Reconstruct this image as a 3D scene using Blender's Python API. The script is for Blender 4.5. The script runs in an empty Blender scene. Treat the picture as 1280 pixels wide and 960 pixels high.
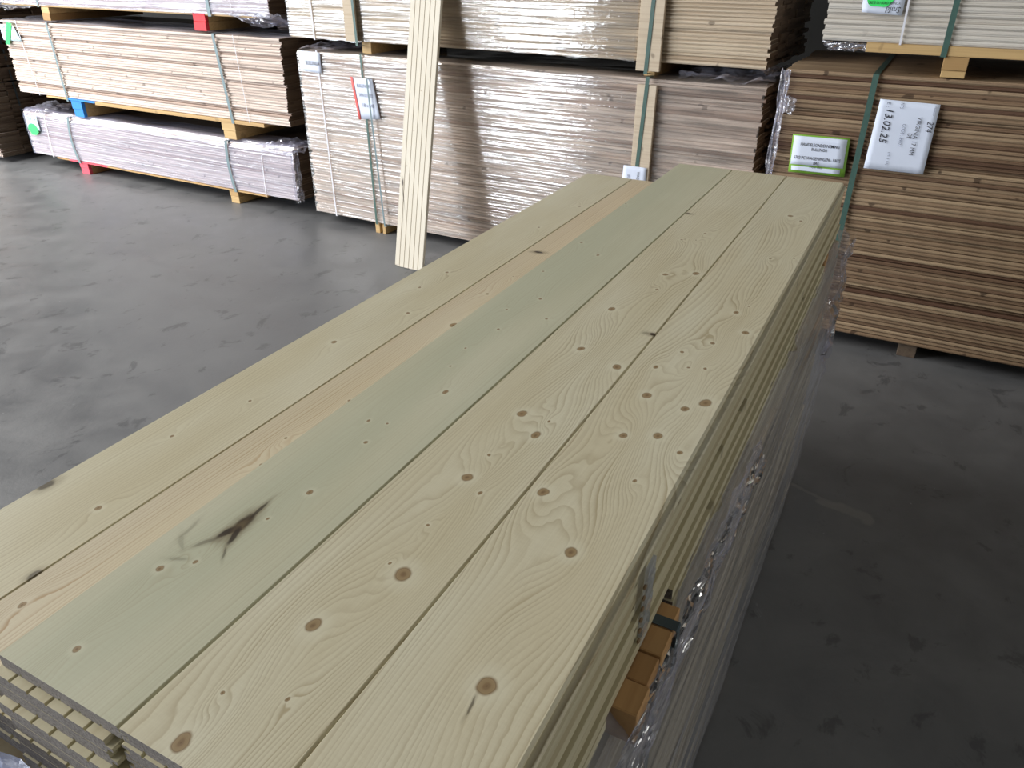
import bpy, bmesh, math, random
from mathutils import Vector, Matrix, noise
PI = math.pi
SC = bpy.context.scene
COL = SC.collection
R = math.radians

# ---------------------------------------------------------------- camera
CAMH = 1.6859
cd = bpy.data.cameras.new('camera'); cam = bpy.data.objects.new('camera', cd); COL.objects.link(cam)
cd.sensor_width = 36.0; cd.lens = 948.93 / 1280 * 36.0; cd.clip_start = 0.02; cd.clip_end = 200
_F = Vector((0, .86910988, -.49461907)); _R = Vector((.9999903, .00217899, .00382877)); _U = Vector((-.0044054, .49461427, .86910144))
cam.matrix_world = Matrix(((_R.x, _U.x, -_F.x, 0), (_R.y, _U.y, -_F.y, 0), (_R.z, _U.z, -_F.z, CAMH), (0, 0, 0, 1)))
SC.camera = cam

# hall frame: e runs along the row of packs, n comes from the packs towards the doors
EA = R(-29.0)
EV = Vector((math.cos(EA), math.sin(EA), 0)); NV = Vector((math.sin(EA), -math.cos(EA), 0))
def HP(e, n, z=0.0): return EV * e + NV * n + Vector((0, 0, z))

# ---------------------------------------------------------------- world, daylight, fill, exposure
wd = bpy.data.worlds.new('world'); SC.world = wd; wd.use_nodes = True
wd.node_tree.nodes['Background'].inputs[0].default_value = (.80, .88, 1.0, 1)
wd.node_tree.nodes['Background'].inputs[1].default_value = 0.6
SC.view_settings.view_transform = 'Standard'; SC.view_settings.look = 'None'
SC.view_settings.gamma = 1.0; SC.view_settings.use_curve_mapping = False
SC.view_settings.exposure = 0.85
def area(name, e0, e1, n, z0, z1, power, colour):
    l = bpy.data.lights.new(name, 'AREA'); l.shape = 'RECTANGLE'; l.size = abs(e1 - e0); l.size_y = z1 - z0
    l.energy = power * l.size * l.size_y; l.color = colour
    o = bpy.data.objects.new(name, l); COL.objects.link(o)
    o.location = HP((e0 + e1) / 2, n, (z0 + z1) / 2)
    o.rotation_euler = (NV * 1.0).to_track_quat('Z', 'Y').to_euler()
    return o
def roof_area(name, e0, e1, n0, n1, z, power, colour):
    l = bpy.data.lights.new(name, 'AREA'); l.shape = 'RECTANGLE'; l.size = abs(e1 - e0); l.size_y = abs(n1 - n0)
    l.energy = power * l.size * l.size_y; l.color = colour
    o = bpy.data.objects.new(name, l); COL.objects.link(o)
    o.location = HP((e0 + e1) / 2, (n0 + n1) / 2, z); o.rotation_euler = (0, 0, EA)
    return o
DN = 8.0
area('door_daylight', -27.0, -10.7, DN - .05, .15, 4.6, 15.5, (.88, .93, 1.0))
area('door_daylight', -9.5, -7.5, DN - .05, .15, 4.6, 34, (.88, .93, 1.0))
roof_area('roof_daylight_and_fill', -19.0, -7.0, -2.0, 6.5, 5.9, 21, (1.0, .985, .945))
roof_area('roof_daylight_and_fill', -1.0, 7.0, 1.0, 7.0, 5.9, .25, (1.0, 1.0, .93))  # added weak overhead fill for the right side, not a known skylight
_w = area('window_daylight', 0, 6, 0, 1.6, 4.0, 7, (1.0, .98, .88)); _w.location = HP(8.75, -1.5, 2.8); _w.rotation_euler = EV.to_track_quat('Z', 'Y').to_euler()

# ---------------------------------------------------------------- node helper
class NT:
    def __init__(s, name):
        s.m = bpy.data.materials.new(name); s.m.use_nodes = True; s.t = s.m.node_tree
        s.t.nodes.clear(); s.out = s.t.nodes.new('ShaderNodeOutputMaterial')
        s.tc = None
    def n(s, typ, **kw):
        nd = s.t.nodes.new(typ)
        for k, v in kw.items(): setattr(nd, k, v)
        return nd
    def put(s, sock, v):
        if isinstance(v, bpy.types.NodeSocket): s.t.links.new(v, sock)
        else: sock.default_value = v
    def math(s, op, a, b=None, c=None, clamp=False):
        nd = s.n('ShaderNodeMath', operation=op); nd.use_clamp = clamp
        s.put(nd.inputs[0], a)
        if b is not None: s.put(nd.inputs[1], b)
        if c is not None: s.put(nd.inputs[2], c)
        return nd.outputs[0]
    def vm(s, op, a, b=None):
        nd = s.n('ShaderNodeVectorMath', operation=op); s.put(nd.inputs[0], a)
        if b is not None: s.put(nd.inputs[1], b)
        return nd.outputs['Value'] if op in ('DOT_PRODUCT', 'LENGTH', 'DISTANCE') else nd.outputs[0]
    def obj(s):
        if not s.tc: s.tc = s.n('ShaderNodeTexCoord')
        return s.tc.outputs['Object']
    def sep(s, v):
        nd = s.n('ShaderNodeSeparateXYZ'); s.put(nd.inputs[0], v); return nd.outputs
    def noise(s, vec, scale=1.0, detail=2.0, rough=.5, dist=0.0):
        nd = s.n('ShaderNodeTexNoise'); s.put(nd.inputs['Vector'], vec); nd.inputs['Scale'].default_value = scale
        nd.inputs['Detail'].default_value = detail; nd.inputs['Roughness'].default_value = rough; nd.inputs['Distortion'].default_value = dist
        return nd.outputs['Fac']
    def mix(s, f, a, b, mode='MIX'):
        nd = s.n('ShaderNodeMix', data_type='RGBA', blend_type=mode); nd.clamp_factor = True
        s.put(nd.inputs[0], f); s.put(nd.inputs[6], col(a)); s.put(nd.inputs[7], col(b)); return nd.outputs[2]
    def ramp(s, f, pts, interp='LINEAR'):
        nd = s.n('ShaderNodeValToRGB'); nd.color_ramp.interpolation = interp
        cr = nd.color_ramp
        while len(cr.elements) > 1: cr.elements.remove(cr.elements[-1])
        cr.elements[0].position = pts[0][0]; cr.elements[0].color = col(pts[0][1])
        for p, c in pts[1:]:
            e = cr.elements.new(p); e.color = col(c)
        s.put(nd.inputs[0], f); return nd.outputs[0]
    def mapr(s, v, a, b, c=0.0, d=1.0, smooth=False):
        nd = s.n('ShaderNodeMapRange'); nd.interpolation_type = 'SMOOTHSTEP' if smooth else 'LINEAR'
        s.put(nd.inputs[0], v)
        for i, x in enumerate((a, b, c, d)): nd.inputs[i + 1].default_value = x
        return nd.outputs[0]
    def bsdf(s, colour, rough=.6, bump=None, strength=.3, dist=.002, spec=.5, metal=0.0):
        b = s.n('ShaderNodeBsdfPrincipled'); s.put(b.inputs['Base Color'], col(colour)); s.put(b.inputs['Roughness'], rough)
        b.inputs['Specular IOR Level'].default_value = spec; b.inputs['Metallic'].default_value = metal
        if bump is not None:
            bp = s.n('ShaderNodeBump'); bp.inputs['Strength'].default_value = strength; bp.inputs['Distance'].default_value = dist
            s.put(bp.inputs['Height'], bump); s.t.links.new(bp.outputs[0], b.inputs['Normal'])
        s.t.links.new(b.outputs[0], s.out.inputs[0]); return b
def col(c):
    if isinstance(c, tuple) and len(c) == 3: return (*c, 1.0)
    return c
def srgb(r, g, b):
    f = lambda v: (v / 255 / 12.92) if v / 255 <= .04045 else ((v / 255 + .055) / 1.055) ** 2.4
    return (f(r), f(g), f(b), 1.0)

# ---------------------------------------------------------------- wood with knots (hero boards; x across, y along)
def hero_wood(name, seed, base, pale, line, knots, dark=(), ring=.0042, cathedral=.045, contrast=.5, xs=5.0, ys=.9, lean=0.0, tint=None):
    k = NT(name)
    P = k.obj(); X, Y, Z = k.sep(P)
    wx = k.n('ShaderNodeCombineXYZ'); k.put(wx.inputs[0], k.math('MULTIPLY', X, xs)); k.put(wx.inputs[1], k.math('MULTIPLY', Y, ys)); wx.inputs[2].default_value = seed * 3.7
    big = k.noise(wx.outputs[0], 1.0, 1.5, .45)
    w2 = k.n('ShaderNodeCombineXYZ'); k.put(w2.inputs[0], k.math('MULTIPLY', X, 14.0)); k.put(w2.inputs[1], k.math('MULTIPLY', Y, 3.2)); w2.inputs[2].default_value = seed * 9.1
    med = k.noise(w2.outputs[0], 1.0, 2.0, .5)
    f = k.math('MULTIPLY_ADD', big, cathedral * 4, k.math('MULTIPLY_ADD', Y, lean, X))
    f = k.math('MULTIPLY_ADD', med, .009, f)
    dmin = None
    flat = k.n('ShaderNodeCombineXYZ'); k.put(flat.inputs[0], X); k.put(flat.inputs[1], Y)
    wob = k.n('ShaderNodeTexNoise'); k.put(wob.inputs['Vector'], flat.outputs[0]); wob.inputs['Scale'].default_value = 45; wob.inputs['Detail'].default_value = 1
    wv = k.vm('MULTIPLY', k.vm('SUBTRACT', wob.outputs['Color'], (.5, .5, .5)), (.006, .010, 0))
    PW = k.vm('ADD', flat.outputs[0], wv)
    for i, (kx, ky, r) in enumerate(knots):
        rr = r * (.00078 if r > 6 else .00068)
        d = k.vm('MULTIPLY', k.vm('SUBTRACT', PW, (kx, ky, 0)), (1 / rr, 1 / (rr * 1.25), 0))
        d2 = k.vm('DOT_PRODUCT', d, d)
        dg = k.vm('MULTIPLY', d, (1.0, .42, 0))
        g = k.math('EXPONENT', k.math('MULTIPLY', k.vm('DOT_PRODUCT', dg, dg), -.045))
        f = k.math('MULTIPLY_ADD', g, ring * (1.2 + .38 * r) * (1 if (i * 7 + seed) % 3 else -1), f)
        dmin = d2 if dmin is None else k.math('MINIMUM', dmin, d2)
    f1 = k.n('ShaderNodeCombineXYZ'); k.put(f1.inputs[0], k.math('MULTIPLY', f, 1 / ring)); k.put(f1.inputs[1], k.math('MULTIPLY', Y, .7)); f1.inputs[2].default_value = seed
    sp1 = k.noise(f1.outputs[0], .33, 1.0, .5)
    ph = k.math('MULTIPLY_ADD', sp1, 2.2, k.math('MULTIPLY', f, 1 / ring))
    fr = k.math('FRACT', ph)
    ringm = k.math('MULTIPLY', k.math('POWER', fr, 2.6), k.mapr(fr, .90, 1.0, 1.0, 0.0, True))
    ringm = k.math('MULTIPLY', ringm, k.mapr(k.noise(f1.outputs[0], .9, 1.0, .5), .3, .65, .45, 1.35))
    slow = k.noise(wx.outputs[0], 3.0, 1.0)
    cst = k.math('MULTIPLY', k.mapr(slow, .3, .7, .35, 1.0), contrast)
    fib = k.n('ShaderNodeCombineXYZ'); k.put(fib.inputs[0], k.math('MULTIPLY', X, 520.0)); k.put(fib.inputs[1], k.math('MULTIPLY', Y, 9.0)); fib.inputs[2].default_value = seed
    fibre = k.noise(fib.outputs[0], 1.0, 2.0, .6)
    # faint saw marks across the board
    sw = k.n('ShaderNodeCombineXYZ'); k.put(sw.inputs[1], k.math('MULTIPLY', Y, 330.0)); k.put(sw.inputs[0], k.math('MULTIPLY', X, 60.0))
    sawm = k.noise(sw.outputs[0], 1.0, 1.0)
    pt = k.noise(k.vm('MULTIPLY', P, (6, 1.6, 0)), 1.0, 3.0, .55)
    c = k.mix(k.mapr(pt, .35, .65), base, pale)
    if tint:
        c = k.mix(k.mapr(k.noise(k.vm('ADD', k.vm('MULTIPLY', P, (9, .8, 0)), (seed, 5, 0)), 1.0, 1.0), .42, .62, 0, .8), c, tint)
    c = k.mix(k.math('MULTIPLY', ringm, cst), c, line)
    c = k.mix(k.mapr(fibre, .35, .75, 0, .16), c, line)
    c = k.mix(k.mapr(sawm, .35, .75, 0, .07), c, line)
    if dmin is not None:
        dm = k.math('SQRT', dmin)
        halo = k.mapr(dm, 1.1, 3.2, .55, 0.0, True)
        c = k.mix(halo, c, pale)
        kr = k.math('MULTIPLY_ADD', k.math('SINE', k.math('MULTIPLY', dm, 16.0)), .10, .0)
        kc = k.ramp(k.math('ADD', dm, k.math('MULTIPLY', kr, .6)), [(0.0, (.13, .07, .03)), (.28, (.27, .175, .085)), (.75, (.35, .25, .13)), (.93, (.21, .13, .065)), (1.0, (.30, .21, .11))])
        km = k.mapr(dm, .80, 1.25, .95, 0.0, True)
        c = k.mix(km, c, kc)
    for (dx, dy, a, b, ang, op) in dark:
        rel = k.vm('SUBTRACT', PW, (dx, dy, 0))
        ca, sa = math.cos(ang), math.sin(ang)
        u = k.math('MULTIPLY', k.vm('DOT_PRODUCT', rel, (ca, sa, 0)), 1 / a)
        v = k.math('MULTIPLY', k.vm('DOT_PRODUCT', rel, (-sa, ca, 0)), 1 / b)
        d = k.math('SQRT', k.math('ADD', k.math('MULTIPLY', u, u), k.math('MULTIPLY', v, v)))
        c = k.mix(k.mapr(d, .9, 2.3, .45 * op, 0, True), c, (.17, .125, .065))
        c = k.mix(k.mapr(d, .55, 1.1, op, 0, True), c, (.035, .022, .014))
    b = k.bsdf(c, .48, bump=k.math('ADD', k.math('MULTIPLY', ringm, -.5), k.math('MULTIPLY', fibre, .6)), strength=.12, dist=.0006, spec=.38)
    return k.m

# colours of the wood itself
BASE = (.665, .605, .43); PALE = (.73, .69, .53); LINE = (.37, .285, .155)

# ---------------------------------------------------------------- plain wood for the packs (x along)
def pack_wood(name, a, b, c, knot=.6, rough=.55, along='X', end=None):
    k = NT(name)
    P = k.obj()
    info = k.n('ShaderNodeObjectInfo'); geo = k.n('ShaderNodeNewGeometry')
    rnd = k.math('FRACT', k.math('ADD', info.outputs['Random'], geo.outputs['Random Per Island']))
    off = k.n('ShaderNodeCombineXYZ'); k.put(off.inputs[0], k.math('MULTIPLY', rnd, 37.0)); k.put(off.inputs[1], k.math('MULTIPLY', rnd, 11.0)); k.put(off.inputs[2], k.math('MULTIPLY', rnd, 23.0))
    sc = (1.6, 60, 90) if along == 'X' else (60, 1.6, 90)
    n1 = k.noise(k.vm('ADD', k.vm('MULTIPLY', P, sc), off.outputs[0]), 1.0, 3.0, .55)
    sc2 = (14, 9, 9) if along == 'X' else (9, 14, 9)
    n2 = k.noise(k.vm('ADD', k.vm('MULTIPLY', P, sc2), off.outputs[0]), 1.0, 1.0, .4)
    cc = k.ramp(rnd, [(0, a), (.4, b), (.75, a), (1, c)])
    cc = k.mix(k.mapr(n1, .45, .75, 0, .55), cc, c)
    cc = k.mix(k.mapr(n2, .715, .75, 0, knot, True), cc, tuple(x * .33 for x in c[:3]))
    k.bsdf(cc, rough, bump=n1, strength=.15, dist=.001, spec=.3)
    return k.m
M_PALE = pack_wood('pale_pine', (.64, .54, .475), (.71, .62, .555), (.40, .29, .235))
M_WARM = pack_wood('warm_pine', (.55, .455, .335), (.61, .515, .395), (.38, .27, .18))
M_LARCH = pack_wood('brown_larch', (.255, .17, .105), (.42, .31, .20), (.105, .055, .036), .7)
M_WHITE = pack_wood('white_primed_wood', (.60, .56, .50), (.64, .61, .56), (.45, .38, .31), .2)
M_DARKPINE = pack_wood('dark_brown_pine', (.135, .10, .073), (.17, .125, .09), (.08, .055, .04), .4, along='Y')  # dark brown pine for the pack ends and the larch battens
M_BATTEN = pack_wood('batten_wood', (.55, .37, .17), (.60, .42, .2), (.36, .21, .085), .3)
M_ORANGE = pack_wood('orange_batten_wood', (.50, .29, .125), (.56, .33, .15), (.32, .16, .06), .3, along='Y')
M_SIDE = pack_wood('board_side_wood', (.55, .50, .345), (.57, .52, .36), (.42, .35, .21), .5, along='Y')

def plain(name, c, rough=.6, spec=.4, nz=0.0):
    k = NT(name)
    cc = col(c)
    if nz: cc = k.mix(k.mapr(k.noise(k.obj(), 60.0, 3.0), .3, .7, 0, nz), c, tuple(x * .45 for x in c[:3]))
    k.bsdf(cc, rough, spec=spec); return k.m
M_STRAP = plain('green_strap', (.07, .135, .115), .35, nz=.3)
M_STRAPG = plain('grey_strap', (.19, .26, .28), .35, nz=.3)
M_CORD = plain('white_cord', (.72, .72, .78), .5)
M_BLUE = plain('blue_paint', (.03, .25, .72), .6, nz=.35)
M_RED = plain('red_paint', (.82, .045, .06), .6, nz=.35)
M_PINK = plain('pink_paint', (.85, .10, .14), .6, nz=.35)
M_GREENP = plain('green_spray', (.05, .82, .16), .7, nz=.2)
M_PAPER = plain('paper', (.70, .76, .90), .7)
M_PAPERC = plain('cyan_paper', (.66, .86, .93), .7)
M_LBLGREEN = plain('label_green', (.21, .42, .05), .5)
M_INK = plain('black_ink', (.02, .02, .03), .6)
M_INKG = plain('grey_ink', (.16, .18, .26), .6)
M_LRED = plain('label_red', (.75, .14, .13), .6)
M_DSTRAP = plain('dark_strap', (.06, .085, .10), .3)

def film(name, tint=(.93, .94, 1.0), haze=.10, gloss=.22, rough=.10, bump=.5, sx=3.0, sz=90.0, hazecol=(.75, .75, .88), along=0):
    k = NT(name); P = k.obj()
    s = (sx, 25, sz)
    n1 = k.noise(k.vm('MULTIPLY', P, s), 1.0, 3.0, .6)
    n2 = k.noise(k.vm('MULTIPLY', P, (11, 11, 16)), 1.0, 2.0, .5, 1.0)
    h = k.math('MULTIPLY_ADD', n2, .5, n1)
    bp = k.n('ShaderNodeBump'); bp.inputs['Strength'].default_value = bump; bp.inputs['Distance'].default_value = .004; k.put(bp.inputs['Height'], h)
    g = k.n('ShaderNodeBsdfGlossy'); g.inputs['Roughness'].default_value = rough; g.inputs['Color'].default_value = (1, 1, 1, 1); k.t.links.new(bp.outputs[0], g.inputs['Normal'])
    tr = k.n('ShaderNodeBsdfTransparent'); tr.inputs[0].default_value = col(tint)
    df = k.n('ShaderNodeBsdfDiffuse'); df.inputs[0].default_value = col(hazecol); k.t.links.new(bp.outputs[0], df.inputs['Normal'])
    m1 = k.n('ShaderNodeMixShader'); m1.inputs[0].default_value = haze; k.t.links.new(tr.outputs[0], m1.inputs[1]); k.t.links.new(df.outputs[0], m1.inputs[2])
    lw = k.n('ShaderNodeFresnel'); lw.inputs[0].default_value = 1.45; k.t.links.new(bp.outputs[0], lw.inputs['Normal'])
    fac = k.math('MULTIPLY_ADD', lw.outputs[0], .9, gloss, clamp=True)
    fac = k.math('MULTIPLY', fac, k.mapr(k.noise(k.vm('MULTIPLY', P, (2.5, 2.5, 55)), 1.0, 2.0), .38, .64, .12, 1.0))
    m2 = k.n('ShaderNodeMixShader'); k.put(m2.inputs[0], fac); k.t.links.new(m1.outputs[0], m2.inputs[1]); k.t.links.new(g.outputs[0], m2.inputs[2])
    k.t.links.new(m2.outputs[0], k.out.inputs[0]); return k.m
M_FILM = film('clear_film', tint=(.97, .96, .95), haze=.05, hazecol=(.85, .82, .78), rough=.06)
M_FILMH = film('hazy_film', haze=.17, gloss=.12, hazecol=(.66, .68, .92))
M_FILMS = film('loose_film', haze=.20, gloss=.12, bump=.8, sx=12, sz=30)
M_FILMB = film('bluish_film', haze=.45, gloss=.18, bump=.8, sx=10, sz=30, hazecol=(.42, .50, .78))  # film with a bluish milky tone
M_FILMD = film('worn_film', haze=.26, gloss=.14, bump=.6, sx=2, sz=60, hazecol=(.55, .55, .58))

# ---------------------------------------------------------------- mesh helpers
def tag(o, label=None, cat=None, group=None, kind=None):
    if label: o['label'] = label
    if cat: o['category'] = cat
    if group: o['group'] = group
    if kind: o['kind'] = kind
    return o
def mesh(name, verts, faces, mat, smooth=False):
    me = bpy.data.meshes.new(name); me.from_pydata([tuple(v) for v in verts], [], faces); me.update()
    if mat: me.materials.append(mat)
    if smooth: me.polygons.foreach_set('use_smooth', [True] * len(me.polygons))
    return me
def link(name, me, parent=None, loc=(0, 0, 0), rot=(0, 0, 0)):
    o = bpy.data.objects.new(name, me); COL.objects.link(o); o.parent = parent; o.location = loc; o.rotation_euler = rot
    return o
def thing(name, loc, rz, label, cat, group=None):
    o = bpy.data.objects.new(name, None); COL.objects.link(o); o.location = loc; o.rotation_euler = (0, 0, rz); o.empty_display_size = .1
    return tag(o, label, cat, group)
class MB:
    def __init__(s): s.v = []; s.f = []
    def box(s, x0, x1, y0, y1, z0, z1, c=0.0):
        b = len(s.v)
        if c <= 0:
            s.v += [(x0, y0, z0), (x1, y0, z0), (x1, y1, z0), (x0, y1, z0), (x0, y0, z1), (x1, y0, z1), (x1, y1, z1), (x0, y1, z1)]
            s.f += [tuple(b + i for i in q) for q in ((3, 2, 1, 0), (4, 5, 6, 7), (0, 1, 5, 4), (1, 2, 6, 5), (2, 3, 7, 6), (3, 0, 4, 7))]
        else:
            bm = bmesh.new(); bmesh.ops.create_cube(bm, size=1)
            for v in bm.verts: v.co = Vector(((x0 + x1) / 2 + v.co.x * (x1 - x0), (y0 + y1) / 2 + v.co.y * (y1 - y0), (z0 + z1) / 2 + v.co.z * (z1 - z0)))
            bmesh.ops.bevel(bm, geom=bm.edges[:], offset=c, segments=1, affect='EDGES')
            bm.verts.index_update(); s.v += [tuple(v.co) for v in bm.verts]; s.f += [tuple(b + v.index for v in f.verts) for f in bm.faces]; bm.free()
        return s
    def prism(s, prof, a0, a1, axis='X', jag=0.0, rng=None):
        """prof: list of (p, q); axis X: p->y q->z, extruded along x; axis Y: p->x q->z, extruded along y"""
        b = len(s.v); n = len(prof)
        for a in (a0, a1):
            for p, q in prof:
                s.v.append((a, p, q) if axis == 'X' else (p, a, q))
        fl = [tuple(b + i for i in range(n)), tuple(b + n + i for i in reversed(range(n)))]
        for i in range(n):
            j = (i + 1) % n; fl.append((b + j, b + i, b + n + i, b + n + j))
        if axis == 'X': fl = [tuple(reversed(q)) for q in fl]
        s.f += fl; return s
    def build(s, name, mat, parent=None, loc=(0, 0, 0), rot=(0, 0, 0)):
        me = mesh(name, s.v, s.f, mat)
        bm = bmesh.new(); bm.from_mesh(me); bmesh.ops.recalc_face_normals(bm, faces=bm.faces[:]); bm.to_mesh(me); bm.free()
        return link(name, me, parent, loc, rot)
def grid(name, fn, nu, nv, mat, parent=None, smooth=True, keep=None, thick=0.0):
    vs = []; fs = []
    for i in range(nu + 1):
        for j in range(nv + 1): vs.append(fn(i / nu, j / nv))
    for i in range(nu):
        for j in range(nv):
            if keep and not keep((i + .5) / nu, (j + .5) / nv): continue
            a = i * (nv + 1) + j; fs.append((a, a + nv + 1, a + nv + 2, a + 1))
    me = mesh(name, vs, fs, mat, smooth); o = link(name, me, parent)
    if thick:
        md = o.modifiers.new('thickness', 'SOLIDIFY'); md.thickness = thick; md.offset = 0
    return o

# ---------------------------------------------------------------- room
def floor_mat():
    k = NT('concrete_floor'); P = k.obj()
    big = k.noise(P, .8, 4.0, .55); mid = k.noise(k.vm('MULTIPLY', P, (1, 1, 1)), 4.0, 5.0, .6, .4)
    fine = k.noise(P, 70.0, 3.0, .6)
    c = k.mix(k.mapr(big, .3, .7), (.106, .109, .116), (.144, .147, .154))
    c = k.mix(k.mapr(mid, .35, .66, 0, .62), c, (.19, .191, .196))
    # dark worn spots, elongated along the hall
    ca, sa = math.cos(EA), math.sin(EA)
    rot = k.n('ShaderNodeVectorRotate'); rot.rotation_type = 'Z_AXIS'; k.put(rot.inputs['Vector'], P); rot.inputs['Angle'].default_value = R(-62)
    sp = k.noise(k.vm('MULTIPLY', rot.outputs[0], (6.0, 8.0, 1)), 1.0, 6.0, .66, .5)
    c = k.mix(k.mapr(sp, .58, .66, 0, .45, True), c, (.035, .036, .040))
    ws = k.noise(k.vm('MULTIPLY', rot.outputs[0], (4.2, 7.5, 1)), 1.7, 5.0, .65, .5)
    c = k.mix(k.mapr(ws, .70, .76, 0, .45, True), c, (.27, .28, .29))
    pt = k.noise(P, 35.0, 1.0, .5)
    c = k.mix(k.mapr(pt, .79, .82, 0, .7, True), c, (.30, .30, .30))
    # pale scrape and dark crack right of the stack
    wn = k.n('ShaderNodeTexNoise'); k.put(wn.inputs['Vector'], P); wn.inputs['Scale'].default_value = 9; wn.inputs['Detail'].default_value = 4
    PW = k.vm('ADD', P, k.vm('MULTIPLY', k.vm('SUBTRACT', wn.outputs['Color'], (.5, .5, .5)), (.09, .09, 0)))
    for (x0, y0, x1, y1, r, cc, op) in SCRAPES:
        A = Vector((x0, y0, 0)); B = Vector((x1, y1, 0)); L = (B - A).length; u = (B - A) / L
        rel = k.vm('SUBTRACT', PW, tuple(A))
        t = k.vm('DOT_PRODUCT', rel, tuple(u))
        tt = k.math('MULTIPLY_ADD', k.math('MINIMUM', k.math('MAXIMUM', t, 0.0), L), -1.0, t)
        v = k.vm('DOT_PRODUCT', rel, (-u.y, u.x, 0))
        d = k.math('SQRT', k.math('ADD', k.math('MULTIPLY', tt, tt), k.math('MULTIPLY', v, v)))
        c = k.mix(k.mapr(d, r * .6, r * 1.3, op, 0, True), c, cc)
    rough = k.mapr(mid, .3, .7, .34, .55)
    k.bsdf(c, rough, bump=k.math('ADD', fine, k.math('MULTIPLY', mid, 2.0)), strength=.18, dist=.003, spec=.5)
    return k.m
SCRAPES = [(.93, 2.36, 1.03, 2.23, .008, (.20, .20, .19), .8), (1.03, 2.23, 1.16, 2.10, .012, (.20, .20, .19), .6), (1.10, 2.12, 1.22, 2.04, .022, (.20, .20, .19), .75),
           (.93, 2.28, .85, 2.03, .006, (.015, .015, .015), .9)]
def slab(name, e0, e1, n0, n1, z0, z1, mat):
    vs = [HP(e, n, z) for z in (z0, z1) for e, n in ((e0, n0), (e1, n0), (e1, n1), (e0, n1))]
    fs = [(0, 1, 2, 3), (4, 5, 6, 7), (0, 1, 5, 4), (1, 2, 6, 5), (2, 3, 7, 6), (3, 0, 4, 7)]
    me = mesh(name, vs, fs, mat); bm = bmesh.new(); bm.from_mesh(me); bmesh.ops.recalc_face_normals(bm, faces=bm.faces[:]); bm.to_mesh(me); bm.free()
    return tag(link(name, me), kind='structure')
k = NT('hall_wall'); k.bsdf(k.mix(k.mapr(k.noise(k.obj(), 2.0, 3.0), .3, .7), (.05, .05, .05), (.07, .07, .068)), .8); M_WALL = k.m
k = NT('hall_ceiling'); k.bsdf(k.mix(k.mapr(k.noise(k.obj(), 1.0, 2.0), .3, .7), (.20, .20, .195), (.26, .26, .25)), .85); M_CEIL = k.m
slab('floor', -28.0, 9.0, -8.0, DN + 1.0, -.2, 0.0, floor_mat())
slab('ceiling', -28.0, 9.0, -8.0, DN + .3, 6.0, 6.2, M_CEIL)
k = NT('dark_wall'); k.bsdf(k.mix(k.mapr(k.noise(k.obj(), 2.0, 3.0), .3, .7), (.012, .012, .012), (.02, .02, .02)), .9); M_DWALL = k.m
slab('wall_back', -28.0, 9.0, -8.0, -7.8, 0, 6.0, M_DWALL)
slab('wall_left', -28.0, -27.8, -7.8, DN, 0, 6.0, M_WALL)
slab('wall_right', 8.8, 9.0, -7.8, DN, 0, 1.6, M_WALL)
slab('trim_4', 8.8, 9.0, -7.8, DN, 4.0, 6.0, M_WALL); slab('trim_5', 8.8, 9.0, -7.8, -4.5, 1.6, 4.0, M_WALL); slab('trim_6', 8.8, 9.0, 1.5, DN, 1.6, 4.0, M_WALL)
slab('wall_front', -7.5, 8.8, DN, DN + .25, 0, 6.0, M_WALL)
slab('trim_1', -10.7, -9.5, DN, DN + .25, 0, 4.6, M_WALL)
slab('trim_2', -27.8, -7.5, DN, DN + .25, 4.6, 6.0, M_WALL)
slab('trim_3', -27.8, -27.0, DN, DN + .25, 0, 4.6, M_WALL)

# ---------------------------------------------------------------- packs of boards
def text(name, s, cx, cz, width=None, height=None, rot=0.0, parent=None, y=0.0, mat=None, shear=0.0, bold=0.0):
    cu = bpy.data.curves.new(name, 'FONT'); cu.body = s; cu.align_x = 'CENTER'; cu.align_y = 'CENTER'; cu.size = 1; cu.offset = bold * .25; cu.shear = shear; cu.resolution_u = 2
    t = bpy.data.objects.new(name, cu); COL.objects.link(t)
    bpy.context.view_layer.update()
    me = bpy.data.meshes.new_from_object(t.evaluated_get(bpy.context.evaluated_depsgraph_get()))
    bpy.data.objects.remove(t); bpy.data.curves.remove(cu)
    xs = [v.co.x for v in me.vertices]; ys = [v.co.y for v in me.vertices]
    W = max(xs) - min(xs); Hh = max(ys) - min(ys); mx = (max(xs) + min(xs)) / 2; my = (max(ys) + min(ys)) / 2
    sx = (width / W) if width else height / Hh; sy = (height / Hh) if height else sx
    c, q = math.cos(rot), math.sin(rot)
    for v in me.vertices:
        X = (v.co.x - mx) * sx; Y = (v.co.y - my) * sy
        v.co = Vector((cx + c * X - q * Y, y, cz + q * X + c * Y))
    me.materials.clear(); me.materials.append(mat or M_INK); me.name = name
    return link(name, me, parent)
def paper(name, corners, parent, y, mat, curl=.002, n=6, seed=0):
    """corners (s, z): top left, top right, bottom right, bottom left"""
    a, b, c, d = [Vector((q[0], 0, q[1])) for q in corners]
    def fn(u, v):
        p = a.lerp(b, u).lerp(d.lerp(c, u), v)
        return (p.x, y + curl * noise.noise(Vector((u * 2 + seed, v * 2, 1))), p.z)
    return grid(name, fn, n, n, mat, parent, thick=.0006)
def blob(name, cx, cz, rx, rz, parent, y, mat, seed=0, ang=0):
    n = 28; vs = [(cx, y, cz)]
    for i in range(n):
        t = 2 * PI * i / n; r = 1 + .22 * noise.noise(Vector((math.cos(t) * 1.6 + seed, math.sin(t) * 1.6, 0)))
        X = rx * r * math.cos(t); Z = rz * r * math.sin(t)
        vs.append((cx + X * math.cos(ang) - Z * math.sin(ang), y, cz + X * math.sin(ang) + Z * math.cos(ang)))
    me = mesh(name, vs, [(0, 1 + (i + 1) % n, 1 + i) for i in range(n)], mat); return link(name, me, parent)
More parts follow.
